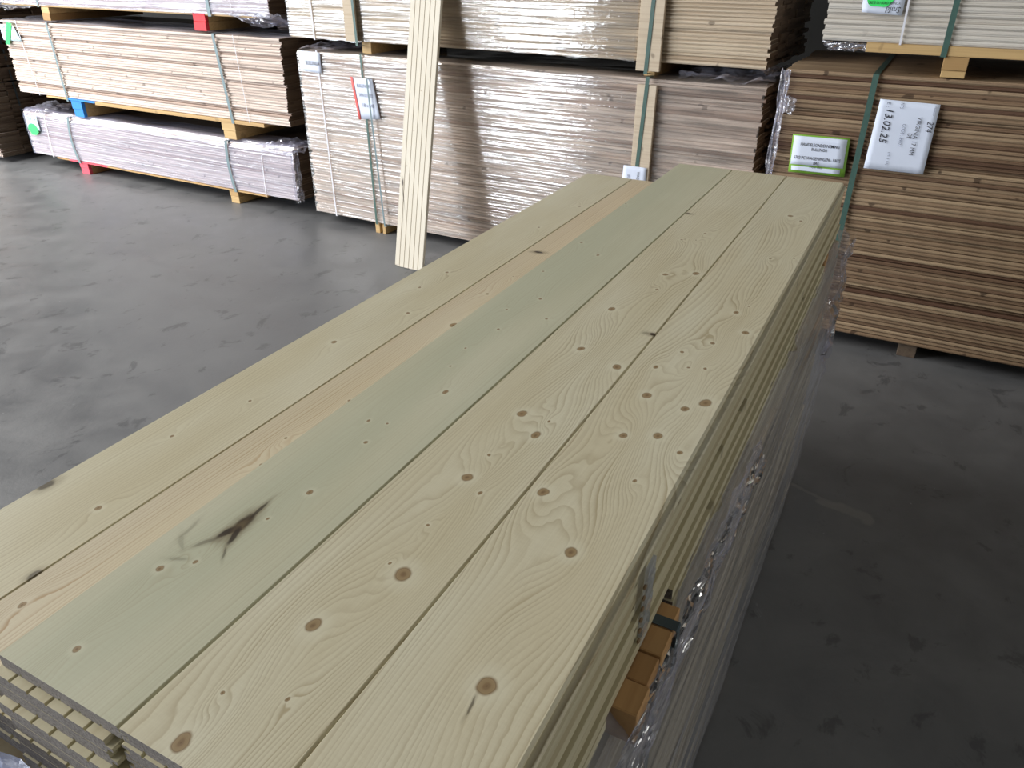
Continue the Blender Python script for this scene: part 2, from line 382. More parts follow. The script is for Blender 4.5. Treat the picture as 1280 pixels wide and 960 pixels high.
def strap(parent, x_top, x_bot, z0, z1, depth, width=.018, mat=None, y=-.012, zmid=None, name='strap', th=.0012, sag=0.0):
    """a band round the pack: down the front, over the top, down the back, under the bottom"""
    pts = []
    nf = 10
    for i in range(nf + 1):
        t = i / nf; z = z1 + (z0 - z1) * t; pts.append((x_top + (x_bot - x_top) * t + sag * math.sin(PI * t), y, z))
    pts += [(x_bot, depth + .008, z0), (x_top, depth + .008, z1)]
    v = []; f = []
    n = len(pts)
    for (x, yy, z) in pts:
        cy = -1 if yy < depth / 2 else 1; cz = 1 if z > (z0 + z1) / 2 else -1
        for dx in (-width / 2, width / 2): v.append((x + dx, yy, z))
        edge = (z in (z0, z1))
        for dx in (-width / 2, width / 2): v.append((x + dx, yy - cy * th, z - (cz * th if edge else 0)))
    for i in range(n):
        a = i * 4; b = ((i + 1) % n) * 4
        f += [(a, a + 1, b + 1, b), (a + 2, b + 2, b + 3, a + 3), (a, b, b + 2, a + 2), (a + 1, a + 3, b + 3, b + 1)]
    me = mesh(name, v, f, mat or M_STRAP); return link(name, me, parent)
def board_profile(p, w, c=.0028, tongue=.004):
    h = p * .985
    m = h / 2
    # outer edge at y=0 has a shallow tongue, the rest is flat
    return [(c + tongue, 0), (tongue, c), (tongue * .9, m - h * .2), (0, m - h * .12), (0, m + h * .12), (tongue * .9, m + h * .2), (tongue, h - c), (c + tongue, h), (w, h), (w, 0)]
def pack(t, s0, s1, z0, z1, pitch, mat, rng, depth=.85, rows=5, jend=.008, jfront=.003, gaps=(), every=6, end_mat=None, skew=0.0):
    n = max(1, int(round((z1 - z0) / pitch))); pitch = (z1 - z0) / n
    bw = depth / rows
    variants = []
    for q in range(3):
        mb = MB(); mb.prism(board_profile(pitch, bw * .985, c=.0022 + .0009 * q, tongue=.003 + .002 * q), s0, s1, 'X')
        o = mb.build('board', mat, t); o.data.materials.append(end_mat or mat)
        for f in o.data.polygons:
            if abs(f.normal.x) > .9: f.material_index = 1
        variants.append(o.data); COL.objects.unlink(o); bpy.data.objects.remove(o)
    for i in range(n):
        rec = (i % every == every - 1) or i in gaps
        o = link('board', variants[rng.randrange(3)], t, loc=(rng.uniform(-jend, jend), rng.uniform(-jfront, jfront) + ((.022 if i in gaps else .014) if rec else 0) + skew * i / n, z0 + i * pitch))
    mb = MB()
    for i in range(n):
        for r in range(1, rows):
            dx = rng.uniform(-jend, jend) * 1.4
            mb.box(s0 + dx, s1 + dx + rng.uniform(-jend, jend), r * bw + .001, (r + 1) * bw - .001, z0 + i * pitch, z0 + (i + .985) * pitch)
    tag(mb.build('inner_boards', end_mat or mat, t), kind='stuff')
    return n, pitch
def wrap(t, s0, s1, z0, z1, mat, rng, pitch=.018, name='plastic_wrap', over=.3, y=-.007, amp=.0025, top_round=.012, nx=60, seed=0, x_in=.004, keep=None, ragged=.02):
    L = z1 - z0; nz = max(8, int(L / pitch * 3)); nt = 10
    def fn(u, v):
        x = s0 - x_in + (s1 - s0 + 2 * x_in) * u
        k = v * (nz + nt)
        if k <= nz:                     # the front, bottom to top
            z = z0 + L * k / nz
            yy = y - amp * (.6 + .4 * math.sin(2 * PI * (z - z0) / pitch)) + amp * .9 * noise.noise(Vector((x * 2.2, z * 55, seed)))
            if k == 0: z -= ragged * abs(noise.noise(Vector((x * 6, 0, seed))))
            zz = z1 - z
            if zz < top_round: yy += (top_round - zz) ** 2 / top_round * .5
            return (x, yy, z)
        q = (k - nz) / nt
        return (x, y + .010 + q * over + .02 * q * noise.noise(Vector((x * 4, q, seed))), z1 + .004 + .006 * math.sin(PI * min(1, q * 3)) + .006 * abs(noise.noise(Vector((x * 5, q * 5, seed + 4)))))
    return grid(name, fn, nx, nz + nt, mat, t, keep=keep)
def crinkle(t, name, p0, p1, p2, p3, mat, amp=.02, n=22, seed=0):
    a, b, c, d = map(Vector, (p0, p1, p2, p3))
    def fn(u, v):
        p = a.lerp(b, u).lerp(d.lerp(c, u), v)
        nz = noise.noise_vector(Vector((u * 5 + seed, v * 5, seed))) * amp + noise.noise_vector(Vector((u * 14 + seed, v * 14, seed))) * amp * .45
        return p + nz
    return grid(name, fn, n, n, mat, t, smooth=False)
def block(t, s0, s1, z0, z1, mat, y0=.0, depth=.85, layers=1, name='batten', c=.002):
    if mat in (M_BLUE, M_RED, M_PINK) and depth > .3:     # only the end of the timber is painted
        o = block(t, s0, s1, z0, z1, mat, y0, y0 + .03, layers, 'painted_end', c)
        return block(t, s0 + .001, s1 - .001, z0, z1, M_BATTEN, y0 + .0305, depth, layers, name, c)
    h = (z1 - z0) / layers; mb = MB()
    for i in range(layers): mb.box(s0, s1, y0 + .004 * (i % 2), depth, z0 + i * h + (.001 if i else 0), z0 + (i + 1) * h, c)
    return mb.build(name, mat, t)

rng = random.Random(7)
L0 = (-2.136, 5.763, 0); C0 = (-.907, 5.048, 0); R0 = (1.576, 3.378, 0)
AL, AC, AR = R(-28.5), R(-29.5), R(-28.0)
PG = 'strapped packs of boards along the wall'

# ----- left group: three packs on battens
t = thing('board_pack', L0, AL, 'plastic-wrapped pack of boards lowest in the left stack, red-painted batten under it', 'board pack', PG)
pack(t, -2.44, .66, .105, .465, .018, M_PALE, rng, end_mat=M_DARKPINE)
wrap(t, -2.44, .66, .115, .478, M_FILMH, rng, seed=1, over=.25, top_round=.06, amp=.002)
for (a, b, red) in ((-1.83, -1.72, 1), (-.04, .052, 0)):
    block(t, a, b, .052, .105, M_PINK if red else M_BATTEN, -.002); block(t, a + .006, b, 0.0, .051, M_PINK if red else M_BATTEN, -.001)
block(t, -2.12, -1.95, .094, .105, M_BATTEN, -.006, .1, name='bearer_plank', c=.001)
o = block(t, -1.95, -1.45, .094, .105, M_PINK, -.007, .1, name='bearer_plank', c=.001); tag(o, 'pink-sprayed bearer plank end')
block(t, -1.45, .362, .094, .105, M_BATTEN, -.006, .1, name='bearer_plank', c=.001)
strap(t, -1.80, -1.80, .092, .470, .85, mat=M_STRAPG, y=-.015, sag=-.035, width=.026)
strap(t, .03, .045, .092, .470, .85, mat=M_STRAPG, y=-.015, sag=-.02, width=.026)
strap(t, -2.13, -2.16, .103, .470, .85, mat=M_CORD, y=-.014, width=.008, name='cord'); strap(t, .37, .355, .103, .40, .85, mat=M_CORD, y=-.014, width=.006, name='cord')
lb = paper('label', [(-2.40, .437), (-2.235, .437), (-2.235, .318), (-2.40, .318)], t, -.018, M_PAPERC, seed=3)
text('label_text', 'STAC1A', -2.318, .412, width=.12, height=.028, parent=lb, y=-.0215)
blob('green_spray_mark', -2.325, .325, .062, .052, t, -.0225, M_GREENP, 2)
crinkle(t, 'plastic_gather', (.36, -.02, .475), (.70, -.02, .45), (.70, .22, .47), (.46, .20, .50), M_FILMS, .03, 26, 5)
crinkle(t, 'plastic_gather', (.655, -.02, .46), (.69, .03, .46), (.69, .03, .10), (.655, -.02, .09), M_FILMS, .012, 22, 8)
crinkle(t, 'plastic_gather', (-2.44, -.01, .475), (-2.05, -.01, .480), (-2.10, .30, .485), (-2.44, .28, .51), M_FILMS, .02, 20, 11)

t = thing('board_pack', L0, AL, 'bare pack of pale boards in the middle of the left stack, blue-painted batten under it', 'board pack', PG)
pack(t, -2.385, .675, .625, 1.185, .018, M_PALE, rng, end_mat=M_DARKPINE, every=5)
for (a, b, m) in ((-1.715, -1.585, M_BLUE), (.005, .14, M_BATTEN)):
    block(t, a, b, .545, .612, m, -.003); block(t, a + .008, b - .004, .484, .544, m, -.001)
block(t, -2.02, -1.76, .612, .6245, M_BATTEN, -.007, .1, name='bearer_plank', c=.001)
tag(block(t, -1.76, -1.40, .612, .6245, M_BLUE, -.008, .1, name='bearer_plank', c=.001), 'blue-sprayed bearer plank end')
block(t, -1.40, .435, .600, .6245, M_BATTEN, -.006, .1, name='bearer_plank', c=.001)
strap(t, -1.755, -1.745, .600, 1.192, .85, mat=M_STRAPG, y=-.010, width=.022)
strap(t, .08, .135, .600, 1.192, .85, mat=M_STRAPG, y=-.010, width=.024)
strap(t, -2.16, -2.11, .62, 1.190, .85, mat=M_CORD, y=-.009, width=.006, name='cord'); strap(t, .27, .30, .62, 1.190, .85, mat=M_CORD, y=-.009, width=.004, name='cord')
lb = paper('label', [(-2.385, 1.155), (-2.20, 1.150), (-2.14, 1.035), (-2.385, 1.035)], t, -.012, M_PAPERC, seed=6)
text('label_text', 'SA\n14', -2.335, 1.122, width=.06, height=.045, parent=lb, y=-.016, mat=M_INKG)
text('label_text', '14 - 18\nSTAC', -2.205, 1.068, width=.07, height=.045, parent=lb, y=-.016, mat=M_INKG)
mb = MB(); mb.v = [(-2.265, -.017, 1.175), (-2.205, -.017, 1.165), (-2.31, -.017, 1.0), (-2.365, -.017, 1.005)]; mb.f = [(0, 1, 2, 3)]
link('green_spray_mark', mesh('green_spray_mark', mb.v, mb.f, M_GREENP), t)
crinkle(t, 'top_sheet', (-2.36, .0, 1.190), (.67, .0, 1.190), (.67, .42, 1.197), (-2.36, .40, 1.20), M_FILMS, .010, 46, 3)

t = thing('board_pack', L0, AL, 'film-wrapped pack of boards topmost in the left stack, red-painted batten under it', 'board pack', PG)
pack(t, -2.50, .63, 1.315, 1.765, .018, M_PALE, rng, end_mat=M_DARKPINE)
wrap(t, -2.50, .63, 1.31, 1.775, M_FILMH, rng, seed=9, over=.2, ragged=.0)
block(t, -1.785, -1.69, 1.203, 1.30, M_BATTEN, -.002, layers=2); block(t, -.093, .025, 1.203, 1.315, M_RED, -.002, layers=2)
block(t, -2.3, .5, 1.301, 1.314, M_BATTEN, .006, .1, name='bearer_plank', c=.001)
strap(t, -1.80, -1.79, 1.298, 1.78, .85, mat=M_STRAPG, y=-.013); strap(t, .07, .09, 1.298, 1.78, .85, mat=M_STRAPG, y=-.013, width=.03)
strap(t, .30, .30, 1.312, 1.78, .85, mat=M_CORD, y=-.012, width=.004, name='cord')
crinkle(t, 'plastic_gather', (.25, -.025, 1.325), (.66, -.02, 1.325), (.70, .25, 1.26), (.40, .10, 1.24), M_FILMS, .03, 26, 15)
crinkle(t, 'plastic_gather', (-2.5, -.02, 1.33), (-1.9, -.02, 1.32), (-1.9, .15, 1.30), (-2.45, .10, 1.25), M_FILMS, .02, 20, 18)
crinkle(t, 'plastic_gather', (.62, .02, 1.33), (.66, .7, 1.33), (.70, .7, 1.23), (.66, .02, 1.24), M_FILMS, .02, 20, 21)

# ----- centre group
t = thing('board_pack', C0, AC, 'tall glossy film-wrapped pack of boards behind the leaning board, standing on the floor', 'board pack', PG)
pack(t, -.56, 2.425, .07, 1.125, .018, M_PALE, rng, end_mat=M_DARKPINE, every=8, jend=.010)
wrap(t, -.56, 2.425, .08, 1.135, M_FILM, rng, seed=21, over=.5, top_round=.03)
for (a, b) in ((-.042, -.004), (.02, .045)): block(t, a, b, 0, .069, M_BATTEN, .0)
for a in (1.82, 1.88): block(t, a, a + .04, 0, .069, M_BATTEN, .0)
block(t, .05, .085, 0, .05, M_BATTEN, .35, .80)
for (a, b, c_, d, q) in ((1.79, 1.895, .60, 1.10, 1),):
    MB().box(a, b, -.034, -.0135, c_, d, .002).build('corner_slat', M_WARM, t)
strap(t, -.03, -.015, .066, 1.14, .85, mat=M_STRAP, y=-.0155, width=.016)
strap(t, 1.845, 1.80, .068, 1.14, .85, mat=M_STRAP, y=-.037, width=.020)
strap(t, .02, .07, .068, 1.0, .85, mat=M_STRAPG, y=-.036, width=.012)
strap(t, -.39, -.372, .069, 1.14, .85, mat=M_CORD, y=-.014, width=.010, name='cord')
lb = paper('label', [(-.535, 1.132), (-.355, 1.127), (-.36, 1.005), (-.535, 1.012)], t, -.018, M_PAPER, seed=1)
text('label_text', 'BULLINGA', -.425, 1.063, width=.115, height=.024, parent=lb, y=-.0215, bold=.01)
lb = paper('label', [(-.12, 1.0), (.05, 1.0), (.09, .765), (-.08, .75)], t, -.0185, M_PAPER, seed=2)
tag(lb, 'pale blue label with a red left edge')
paper('red_border', [(-.122, 1.002), (-.103, 1.002), (-.065, .75), (-.082, .748)], lb, -.0215, M_LRED, curl=.0004)
text('label_text', 'BULLINGA', -.025, .955, width=.10, height=.02, parent=lb, y=-.0215, mat=M_INKG)
text('label_text', 'SAPIN DU NORD', -.008, .90, width=.11, height=.02, parent=lb, y=-.0215, mat=M_INKG)
text('label_text', '18 x 145', .005, .84, width=.09, height=.022, parent=lb, y=-.0215, mat=M_INKG)
lb = paper('label', [(1.752, .688), (1.884, .688), (1.884, .545), (1.746, .548)], t, -.040, M_PAPER, seed=4)
text('label_text', 'BULLINGA', 1.785, .595, width=.09, height=.014, rot=R(-91), parent=lb, y=-.043, mat=M_INKG)
text('label_text', 'WAGENINGEN', 1.838, .605, width=.115, height=.014, rot=R(-91), parent=lb, y=-.043)
crinkle(t, 'plastic_gather', (1.95, .02, 1.145), (2.40, .0, 1.142), (2.46, .35, 1.16), (2.05, .35, 1.17), M_FILMS, .03, 26, 25)
crinkle(t, 'plastic_gather', (-.55, .0, 1.145), (-.30, .0, 1.142), (-.25, .30, 1.15), (-.55, .30, 1.165), M_FILMS, .02, 22, 28)

t = thing('board_pack', C0, AC, 'upper pack of warm pale boards that the leaning board rests against', 'board pack', PG)
pack(t, -.60, 2.415, 1.205, 1.905, .018, M_WARM, rng, end_mat=M_DARKPINE, every=9)
wrap(t, -.60, 1.75, 1.21, 1.915, M_FILM, rng, seed=31, over=.1, nx=50)
block(t, -.04, .03, 1.137, 1.204, M_BATTEN, .02); block(t, 1.80, 1.86, 1.137, 1.204, M_BATTEN, .02)
MB().box(-.117, -.035, -.036, -.014, 1.208, 1.90, .002).build('corner_slat', M_WARM, t)
MB().box(1.775, 1.90, -.036, -.014, 1.165, 1.90, .002).build('corner_slat', M_WARM, t)
strap(t, -.055, -.03, 1.185, 1.93, .85, mat=M_STRAP, y=-.039, width=.018); strap(t, 1.855, 1.83, 1.15, 1.93, .85, mat=M_STRAP, y=-.039, width=.020)
strap(t, -.40, -.39, 1.2, 1.93, .85, mat=M_CORD, y=-.015, width=.012, name='cord')
crinkle(t, 'plastic_flap', (2.39, -.01, 1.21), (2.425, .02, 1.21), (2.46, .5, 1.19), (2.40, .1, 1.165), M_FILMS, .012, 16, 33)

# ----- right group
t = thing('board_pack', R0, AR, 'brown larch board pack at the right with a large white paper and a green-edged label', 'board pack', PG)
n, pt_ = pack(t, -.43, 2.6, .075, 1.245, .0172, M_LARCH, rng, every=100, gaps=(58, 29, 13, 47), jfront=.004, jend=.006)
block(t, .3, .38, 0, .0745, M_DARKPINE, .03); block(t, 1.9, 1.98, 0, .0745, M_DARKPINE, .03)
strap(t, -.062, -.068, .07, 1.249, .85, mat=M_STRAP, y=-.014, width=.024)
strap(t, 1.9, 1.9, .07, 1.249, .85, mat=M_STRAP, y=-.014, width=.024)
crinkle(t, 'plastic_gather', (-.445, -.012, 1.245), (-.405, -.014, 1.245), (-.415, -.014, .62), (-.445, -.012, .62), M_FILMS, .012, 26, 41)
crinkle(t, 'plastic_gather', (-.42, -.012, 1.14), (-.36, -.014, 1.13), (-.37, -.014, 1.06), (-.42, -.012, 1.07), M_FILMS, .010, 12, 43)
lb = paper('label', [(-.350, .980), (-.108, .984), (-.099, .816), (-.342, .812)], t, -.016, M_LBLGREEN, curl=.001, seed=1)
pc = paper('label_panel', [(-.342, .974), (-.118, .977), (-.112, .853), (-.338, .849)], lb, -.0185, M_PAPER, curl=.0006)
paper('label_panel', [(-.332, .842), (-.122, .845), (-.121, .826), (-.330, .823)], lb, -.0185, M_PAPER, curl=.0006)
text('label_text', 'HANDELSONDERNEMING\nBULLINGA', -.226, .932, width=.165, height=.032, rot=R(.8), parent=lb, y=-.021, bold=.015)
text('label_text', '6702 PC WAGENINGEN - PAYS\nBAS', -.228, .873, width=.20, height=.034, rot=R(.8), parent=lb, y=-.021, bold=.015)
text('label_text', 'Pays Bas', -.226, .845, width=.055, height=.013, parent=lb, y=-.021, shear=.2)
PC = [(-.025, 1.154), (.204, 1.150), (.208, .866), (-.029, .866)]
lb = paper('label', PC, t, -.018, M_PAPER, curl=.004, n=10, seed=7)
def pp(u, v): return (-.026 + .231 * u, 1.152 - .286 * v)
for s_, u, v, wd_, ht, mt in (('VIRGINIA 17 MM', .73, .465, .155, .017, M_INK), ('DE', .63, .47, .020, .017, M_INK), ('CODE : 89071', .50, .465, .090, .013, M_INKG),
                              ('13.02.25', .205, .365, .135, .030, M_INK), ('274', .915, .32, .042, .024, M_INK), ('(M 3 M)', .36, .82, .055, .011, M_INKG),
                              ('E :', .165, .06, .018, .014, M_INKG), ('NTS', .39, .06, .022, .014, M_INKG), ('Numero', .93, .10, .035, .006, M_INKG)):
    x, z = pp(u, v); text('label_text', s_, x, z, width=wd_, height=ht, rot=R(-90), parent=lb, y=-.0235, mat=mt, bold=.004 if mt is M_INK else 0, shear=.15 if s_[0] in '12' else 0)

t = thing('board_pack', R0, AR, 'white-primed board pack at the upper right, set on a yellow batten', 'board pack', PG)
pack(t, -.305, 2.6, 1.367, 1.887, .020, M_WHITE, rng, every=5, jfront=.003, jend=.006)
MB().box(-.125, 2.3, -.004, .10, 1.330, 1.3665, .001).build('bearer_plank', M_BATTEN, t)
block(t, .172, .262, 1.278, 1.329, M_BATTEN, -.002); block(t, .174, .262, 1.2505, 1.277, M_BATTEN, .002)
block(t, 1.7, 1.8, 1.2505, 1.329, M_BATTEN, 0)
strap(t, .163, .167, 1.326, 1.91, .85, mat=M_STRAP, y=-.010, width=.022)
strap(t, -.014, 0.0, 1.363, 1.89, .85, mat=M_CORD, y=-.010, width=.008, name='cord')
lb = paper('label', [(-.178, 1.565), (-.018, 1.565), (-.018, 1.470), (-.170, 1.478)], t, -.012, M_PAPER, seed=12)
blob('green_spray_mark', -.112, 1.540, .05, .045, lb, -.0165, M_GREENP, 7)
text('label_text', 'CRETE DU BORD BLANC A', -.092, 1.514, width=.12, height=.010, parent=lb, y=-.0175)
text('label_text', 'Smfd', -.055, 1.490, width=.055, height=.022, rot=PI, parent=lb, y=-.0175, shear=.2)
crinkle(t, 'plastic_gather', (-.30, 0, 1.364), (-.13, 0, 1.360), (-.12, .02, 1.335), (-.27, .03, 1.325), M_FILMS, .010, 18, 44)

# ----- far left packs, seen mostly by their ends
F0 = (-4.623, 6.978, 0)
for (z0, z1, lab, m) in ((.05, .66, 'board pack with dark brown ends at the far left edge, lowest of its stack', M_DARKPINE), (.672, 1.30, 'board pack with dark brown ends at the far left edge, above the lowest one', M_DARKPINE)):
    t = thing('board_pack', F0, AL, lab, 'board pack', PG)
    pack(t, -2.5, .0, z0, z1, .0185, M_PALE, rng, depth=1.5, rows=7, end_mat=m, every=7, jend=.012)
    strap(t, -.02, -.02, z0 - .001, z1 + .002, 1.5, mat=M_DSTRAP, y=-.01)
    if z0 < .1:
        block(t, -.5, -.4, 0, .049, M_BATTEN); block(t, -2.0, -1.9, 0, .049, M_BATTEN)
    else:
        block(t, -.5, -.4, .6605, .6715, M_BATTEN); block(t, -2.0, -1.9, .6605, .6715, M_BATTEN)
    for yy in (.28, .95):            # band across the visible end
        MB().box(.012, .0145, yy, yy + .016, z0, z1).build('strap', M_DSTRAP, t)

# ---------------------------------------------------------------- the stack of loose boards
W = .17; LEN = 2.3027; TOP = 1.0749; TH = .0179
SX = Vector((.56206461, 2.56115628, 0)); SA = R(-27.609)
S0 = (SX.x, SX.y, 0)
def stack_pt(s, t): # s in metres across, t along
    c, q = math.cos(SA), math.sin(SA)
    return Vector((SX.x + s * c - t * q, SX.y + s * q + t * c, 0))
def plank_profile(w, th, flip=False, grooves=True, tongue=True, slot=True):
    """smooth face up at z=0, grooved face down at z=-th; tongue on the right, groove on the left"""
    T = .0085
    top = [(.0006, -.0006), (.0012, 0), (w - .0040, 0), (w - .0010, -.0036), (w - .0010, -.0068), (w + T - .001, -.0068), (w + T, -.0078), (w + T, -.0108), (w + T - .001, -.0118), (w - .001, -.0118), (w - .001, -th + .0015), (w - .0025, -th)]
    if not tongue: top = [(.0006, -.0006), (.0012, 0), (w - .0003, 0), (w, -.0003), (w, -th + .0003), (w - .0003, -th)]
    bot = []
    if grooves:
        for i in range(5, 0, -1):
            x = w * i / 6; bot += [(x + .0022, -th), (x + .0010, -th + .0035), (x - .0010, -th + .0035), (x - .0022, -th)]
    left = [(.0025, -th), (.0006, -th + .0015), (.0006, -.0123), (.0095, -.0123), (.0095, -.0063), (.0006, -.0063)]
    if not slot: left = [(.0025, -th), (.0006, -th + .0015)]
    pr = top + bot + left
    if flip: pr = [(x, -th - z) for x, z in reversed(pr)]
    return pr
KN = {
 3: [(.062, -1.779, 4), (.0932, -1.77, 3), (.0936, -1.827, 4), (.1192, -1.652, 6), (.0819, -1.409, 4), (.141, -1.325, 4), (.0886, -1.244, 5), (.0263, -.887, 5), (.0059, -.524, 4), (.0954, -.95, 5), (.0677, -1.502, 3), (.0279, -1.102, 4), (.0541, -1.321, 3), (.0798, -1.573, 3), (.1013, -1.956, 6), (.0907, -2.019, 3), (.0651, -2.261, 5), (.0445, -2.142, 6), (.0718, -2.117, 4)],
 4: [(.092, -.992, 7), (.0557, -1.22, 8), (.0702, -1.409, 8), (.1512, -1.444, 9), (.0777, -1.652, 9), (.1222, -1.695, 9), (.1239, -1.653, 3), (.0873, -1.771, 4), (.0862, -1.831, 9), (.1186, -1.851, 4), (.0929, -1.936, 3), (.1152, -2.021, 12), (.091, -2.013, 3), (.0758, -2.127, 10), (.062, -2.286, 10), (.0552, -2.232, 3), (.1143, -2.208, 3), (.1025, -1.084, 4), (.0928, -.677, 6), (.0558, -.752, 4), (.1493, -.956, 9), (.0869, -.736, 3)],
 5: [(.0853, -.423, 9), (.1171, -.454, 6), (.104, -.781, 5), (.1512, -.755, 5), (.1064, -1.123, 7), (.1216, -1.08, 4), (.1435, -1.205, 8), (.1011, -1.277, 5), (.0617, -1.337, 5), (.0387, -1.413, 6), (.0886, -1.39, 4), (.1145, -1.379, 4), (.0574, -1.509, 9), (.1222, -1.521, 8), (.146, -1.49, 11), (.1086, -1.612, 9), (.0643, -1.636, 7), (.1162, -1.732, 4), (.0195, -1.811, 9), (.0978, -1.898, 9), (.102, -2.108, 12), (.1506, -1.64, 6)],
 1: [(.12, -2.054, 6), (.0933, -1.734, 4), (.0639, -1.876, 4), (.0733, -1.485, 7), (.0709, -1.052, 6), (.065, -1.166, 5), (.1248, -1.298, 6), (.1162, -.631, 5), (.1375, -.388, 6)],
 2: [(.0757, -1.303, 10), (.0779, -1.868, 5), (.0609, -1.795, 4), (.0309, -2.216, 6), (.0555, -1.123, 6), (.0773, -1.652, 4), (.0566, -.999, 3)]}
DK = {
 3: [(.0700, -2.042, .024, .0085, R(93), 1.0), (.0690, -2.013, .022, .0028, R(93), .8), (.0655, -2.062, .018, .0055, R(72), .95), (.0770, -2.062, .018, .0045, R(112), .9), (.0560, -2.088, .016, .0035, R(60), .35), (.020, -2.078, .020, .0030, R(100), .22), (.032, -2.100, .016, .0028, R(140), .20), (.0500, -2.122, .012, .003, R(20), .25), (.090, -2.090, .012, .0018, R(125), .5)],
 4: [(.0095, -.532, .010, .006, 0, .9), (.163, -1.294, .006, .006, 0, .95), (.150, -1.294, .007, .006, 0, .35)],
 5: [(.100, -2.134, .011, .0016, R(95), .6)],
 1: [(.006, -2.054, .010, .016, 0, .75), (.1655, -2.18, .007, .011, 0, .7)],
 2: [(.0368, -.817, .016, .0075, R(15), .95)]}
GREEN_T = (.54, .55, .41); PINK_T = (.70, .585, .42)
HM = {
 1: hero_wood('pine_one', 1, BASE, PALE, LINE, KN[1], DK[1], ring=.0060, cathedral=.016, contrast=.55),
 2: hero_wood('pine_two', 2, (.665, .59, .43), (.70, .63, .48), (.46, .32, .18), KN[2], DK[2], ring=.0056, cathedral=.010, contrast=1.0, tint=PINK_T),
 3: hero_wood('pine_three', 3, (.60, .585, .43), (.655, .64, .49), (.40, .34, .21), KN[3], DK[3], ring=.0050, cathedral=.012, contrast=.45, tint=GREEN_T),
 4: hero_wood('pine_four', 4, BASE, PALE, LINE, KN[4], DK[4], ring=.0062, cathedral=.034, contrast=.75, lean=.012),
 5: hero_wood('pine_five', 5, (.68, .615, .44), PALE, LINE, KN[5], DK[5], ring=.0074, cathedral=.055, contrast=.85, lean=-.010)}
HM_LEAN = hero_wood('pine_lean', 6, (.575, .525, .43), (.62, .575, .485), (.42, .34, .24), [(.05, .60, 5), (.12, 1.02, 5), (.085, .80, 4), (.07, 1.5, 5), (.15, 1.3, 4)], [(.024, .50, .022, .006, R(95), 1.0), (.034, .43, .06, .0035, R(103), .75), (.042, .31, .06, .003, R(92), .35)], ring=.006, cathedral=.02, contrast=.22)
# grey sawn ends
k = NT('sawn_end_wood'); nn = k.noise(k.obj(), 350.0, 3.0, .6); n3 = k.noise(k.obj(), 25.0, 3.0, .6)
k.bsdf(k.mix(k.mapr(nn, .4, .7), k.mix(n3, (.17, .15, .135), (.30, .275, .25)), (.10, .085, .075)), .8, bump=nn, strength=.5, dist=.001); M_END = k.m

def make_board(col_i, layer, mat, label, group=None, w=W, t_near=-LEN, t_far=0.0, flip=False, ds=0.0, zt=None, name='pine_board', tongue=True):
    z = TOP - TH * layer if zt is None else zt
    mb = MB(); mb.prism(plank_profile(w, TH - .0003, flip, tongue=tongue, slot=not (col_i == 0)), t_near, t_far, 'Y')
    me = mesh(name, mb.v, mb.f, mat)
    me.materials.append(M_END)
    bm = bmesh.new(); bm.from_mesh(me); bmesh.ops.recalc_face_normals(bm, faces=bm.faces[:])
    bm.normal_update()
    for f in bm.faces:
        if abs(f.normal.y) > .9: f.material_index = 1
    bm.to_mesh(me); bm.free()
    p = stack_pt(col_i * W + ds, 0)
    o = link(name, me, None, (p.x, p.y, z), (0, 0, SA))
    return tag(o, label, 'board', group)
BG = 'pine boards of the near stack'
make_board(-2, 4, HM[1], 'pale pine board at the outer left of the stack, dark knot on its left edge', BG, ds=.004)
make_board(-1, 4, HM[2], 'pinkish pine board, half covered, second from the left of the stack', BG, ds=.003)
make_board(0, 0, HM[3], 'greenish pine board on the stack with a large black split knot', BG, w=W + .009, ds=-.009)
make_board(1, 0, HM[4], 'pine board on top of the stack between the greenish one and the right one', BG)
make_board(2, 0, HM[5], 'outermost right pine board on top of the stack with swirling grain', BG)
ordl = ['', 'second', 'third', 'fourth', 'fifth', 'sixth', 'seventh', 'eighth']
cname = {-2: 'outer left', -1: 'left of centre', 0: 'centre left', 1: 'centre right', 2: 'outer right'}
tn = {1: -.0090, 2: -.0092, 3: -.0165, 4: -.0167, 5: -.019, 6: -.0192, 7: -.0215}
r2 = random.Random(11)
for ly in range(1, 8):
    for ci in ((0, 1, 2) if ly < 4 else (-2, -1, 0, 1, 2)):
        if ly == 4 and ci < 0: continue
        ex = .010 if (ci == 0) else 0
        off = {1: .0040, 2: .0042, 3: .0038, 4: .0040, 5: .0095, 6: .0097, 7: .0150}[ly] if ci == 2 else 0
        make_board(ci, ly, M_SIDE, 'board in the %s layer down the stack, %s column' % (ordl[ly], cname[ci]), BG,
                   t_near=-LEN + tn[ly] + (0 if ci == 0 else .006 * (ci % 2)), t_far=r2.uniform(-.004, .012), flip=(ly % 2 == 1), ds=off if ci == 2 else (-.014 if ci == 0 and ly < 4 else 0), tongue=(ci != 2))
# short boards between the spacers, under the right edge
for q in range(3):
    zt = TOP - TH * (8 + q)
    make_board(2, 0, M_SIDE, 'board beside the orange spacer towards the far end, %s from the top' % ['first', 'second', 'third'][q], BG, t_near=-1.755 - .004 * q, t_far=-.36, ds=.022 + .003 * q, zt=zt, flip=(q % 2 == 1), tongue=False)
    make_board(2, 0, M_SIDE, 'board beside the orange spacer towards the near end, %s from the top' % ['first', 'second', 'third'][q], BG, t_near=-LEN - .02, t_far=-1.985 - .012 * q, ds=.016 - .003 * q, zt=zt, flip=(q % 2 == 1), tongue=False)
for q in range(3):
    zt = TOP - TH * (8 + q)
    make_board(0, 0, M_SIDE, 'short board end low in the near left corner of the stack, %s from the top' % ['first', 'second', 'third'][q], BG, t_near=-LEN + .01, t_far=-2.0, zt=zt, flip=(q % 2 == 1))
SPZ0, SPZ1 = TOP - TH * 11, TOP - TH * 8
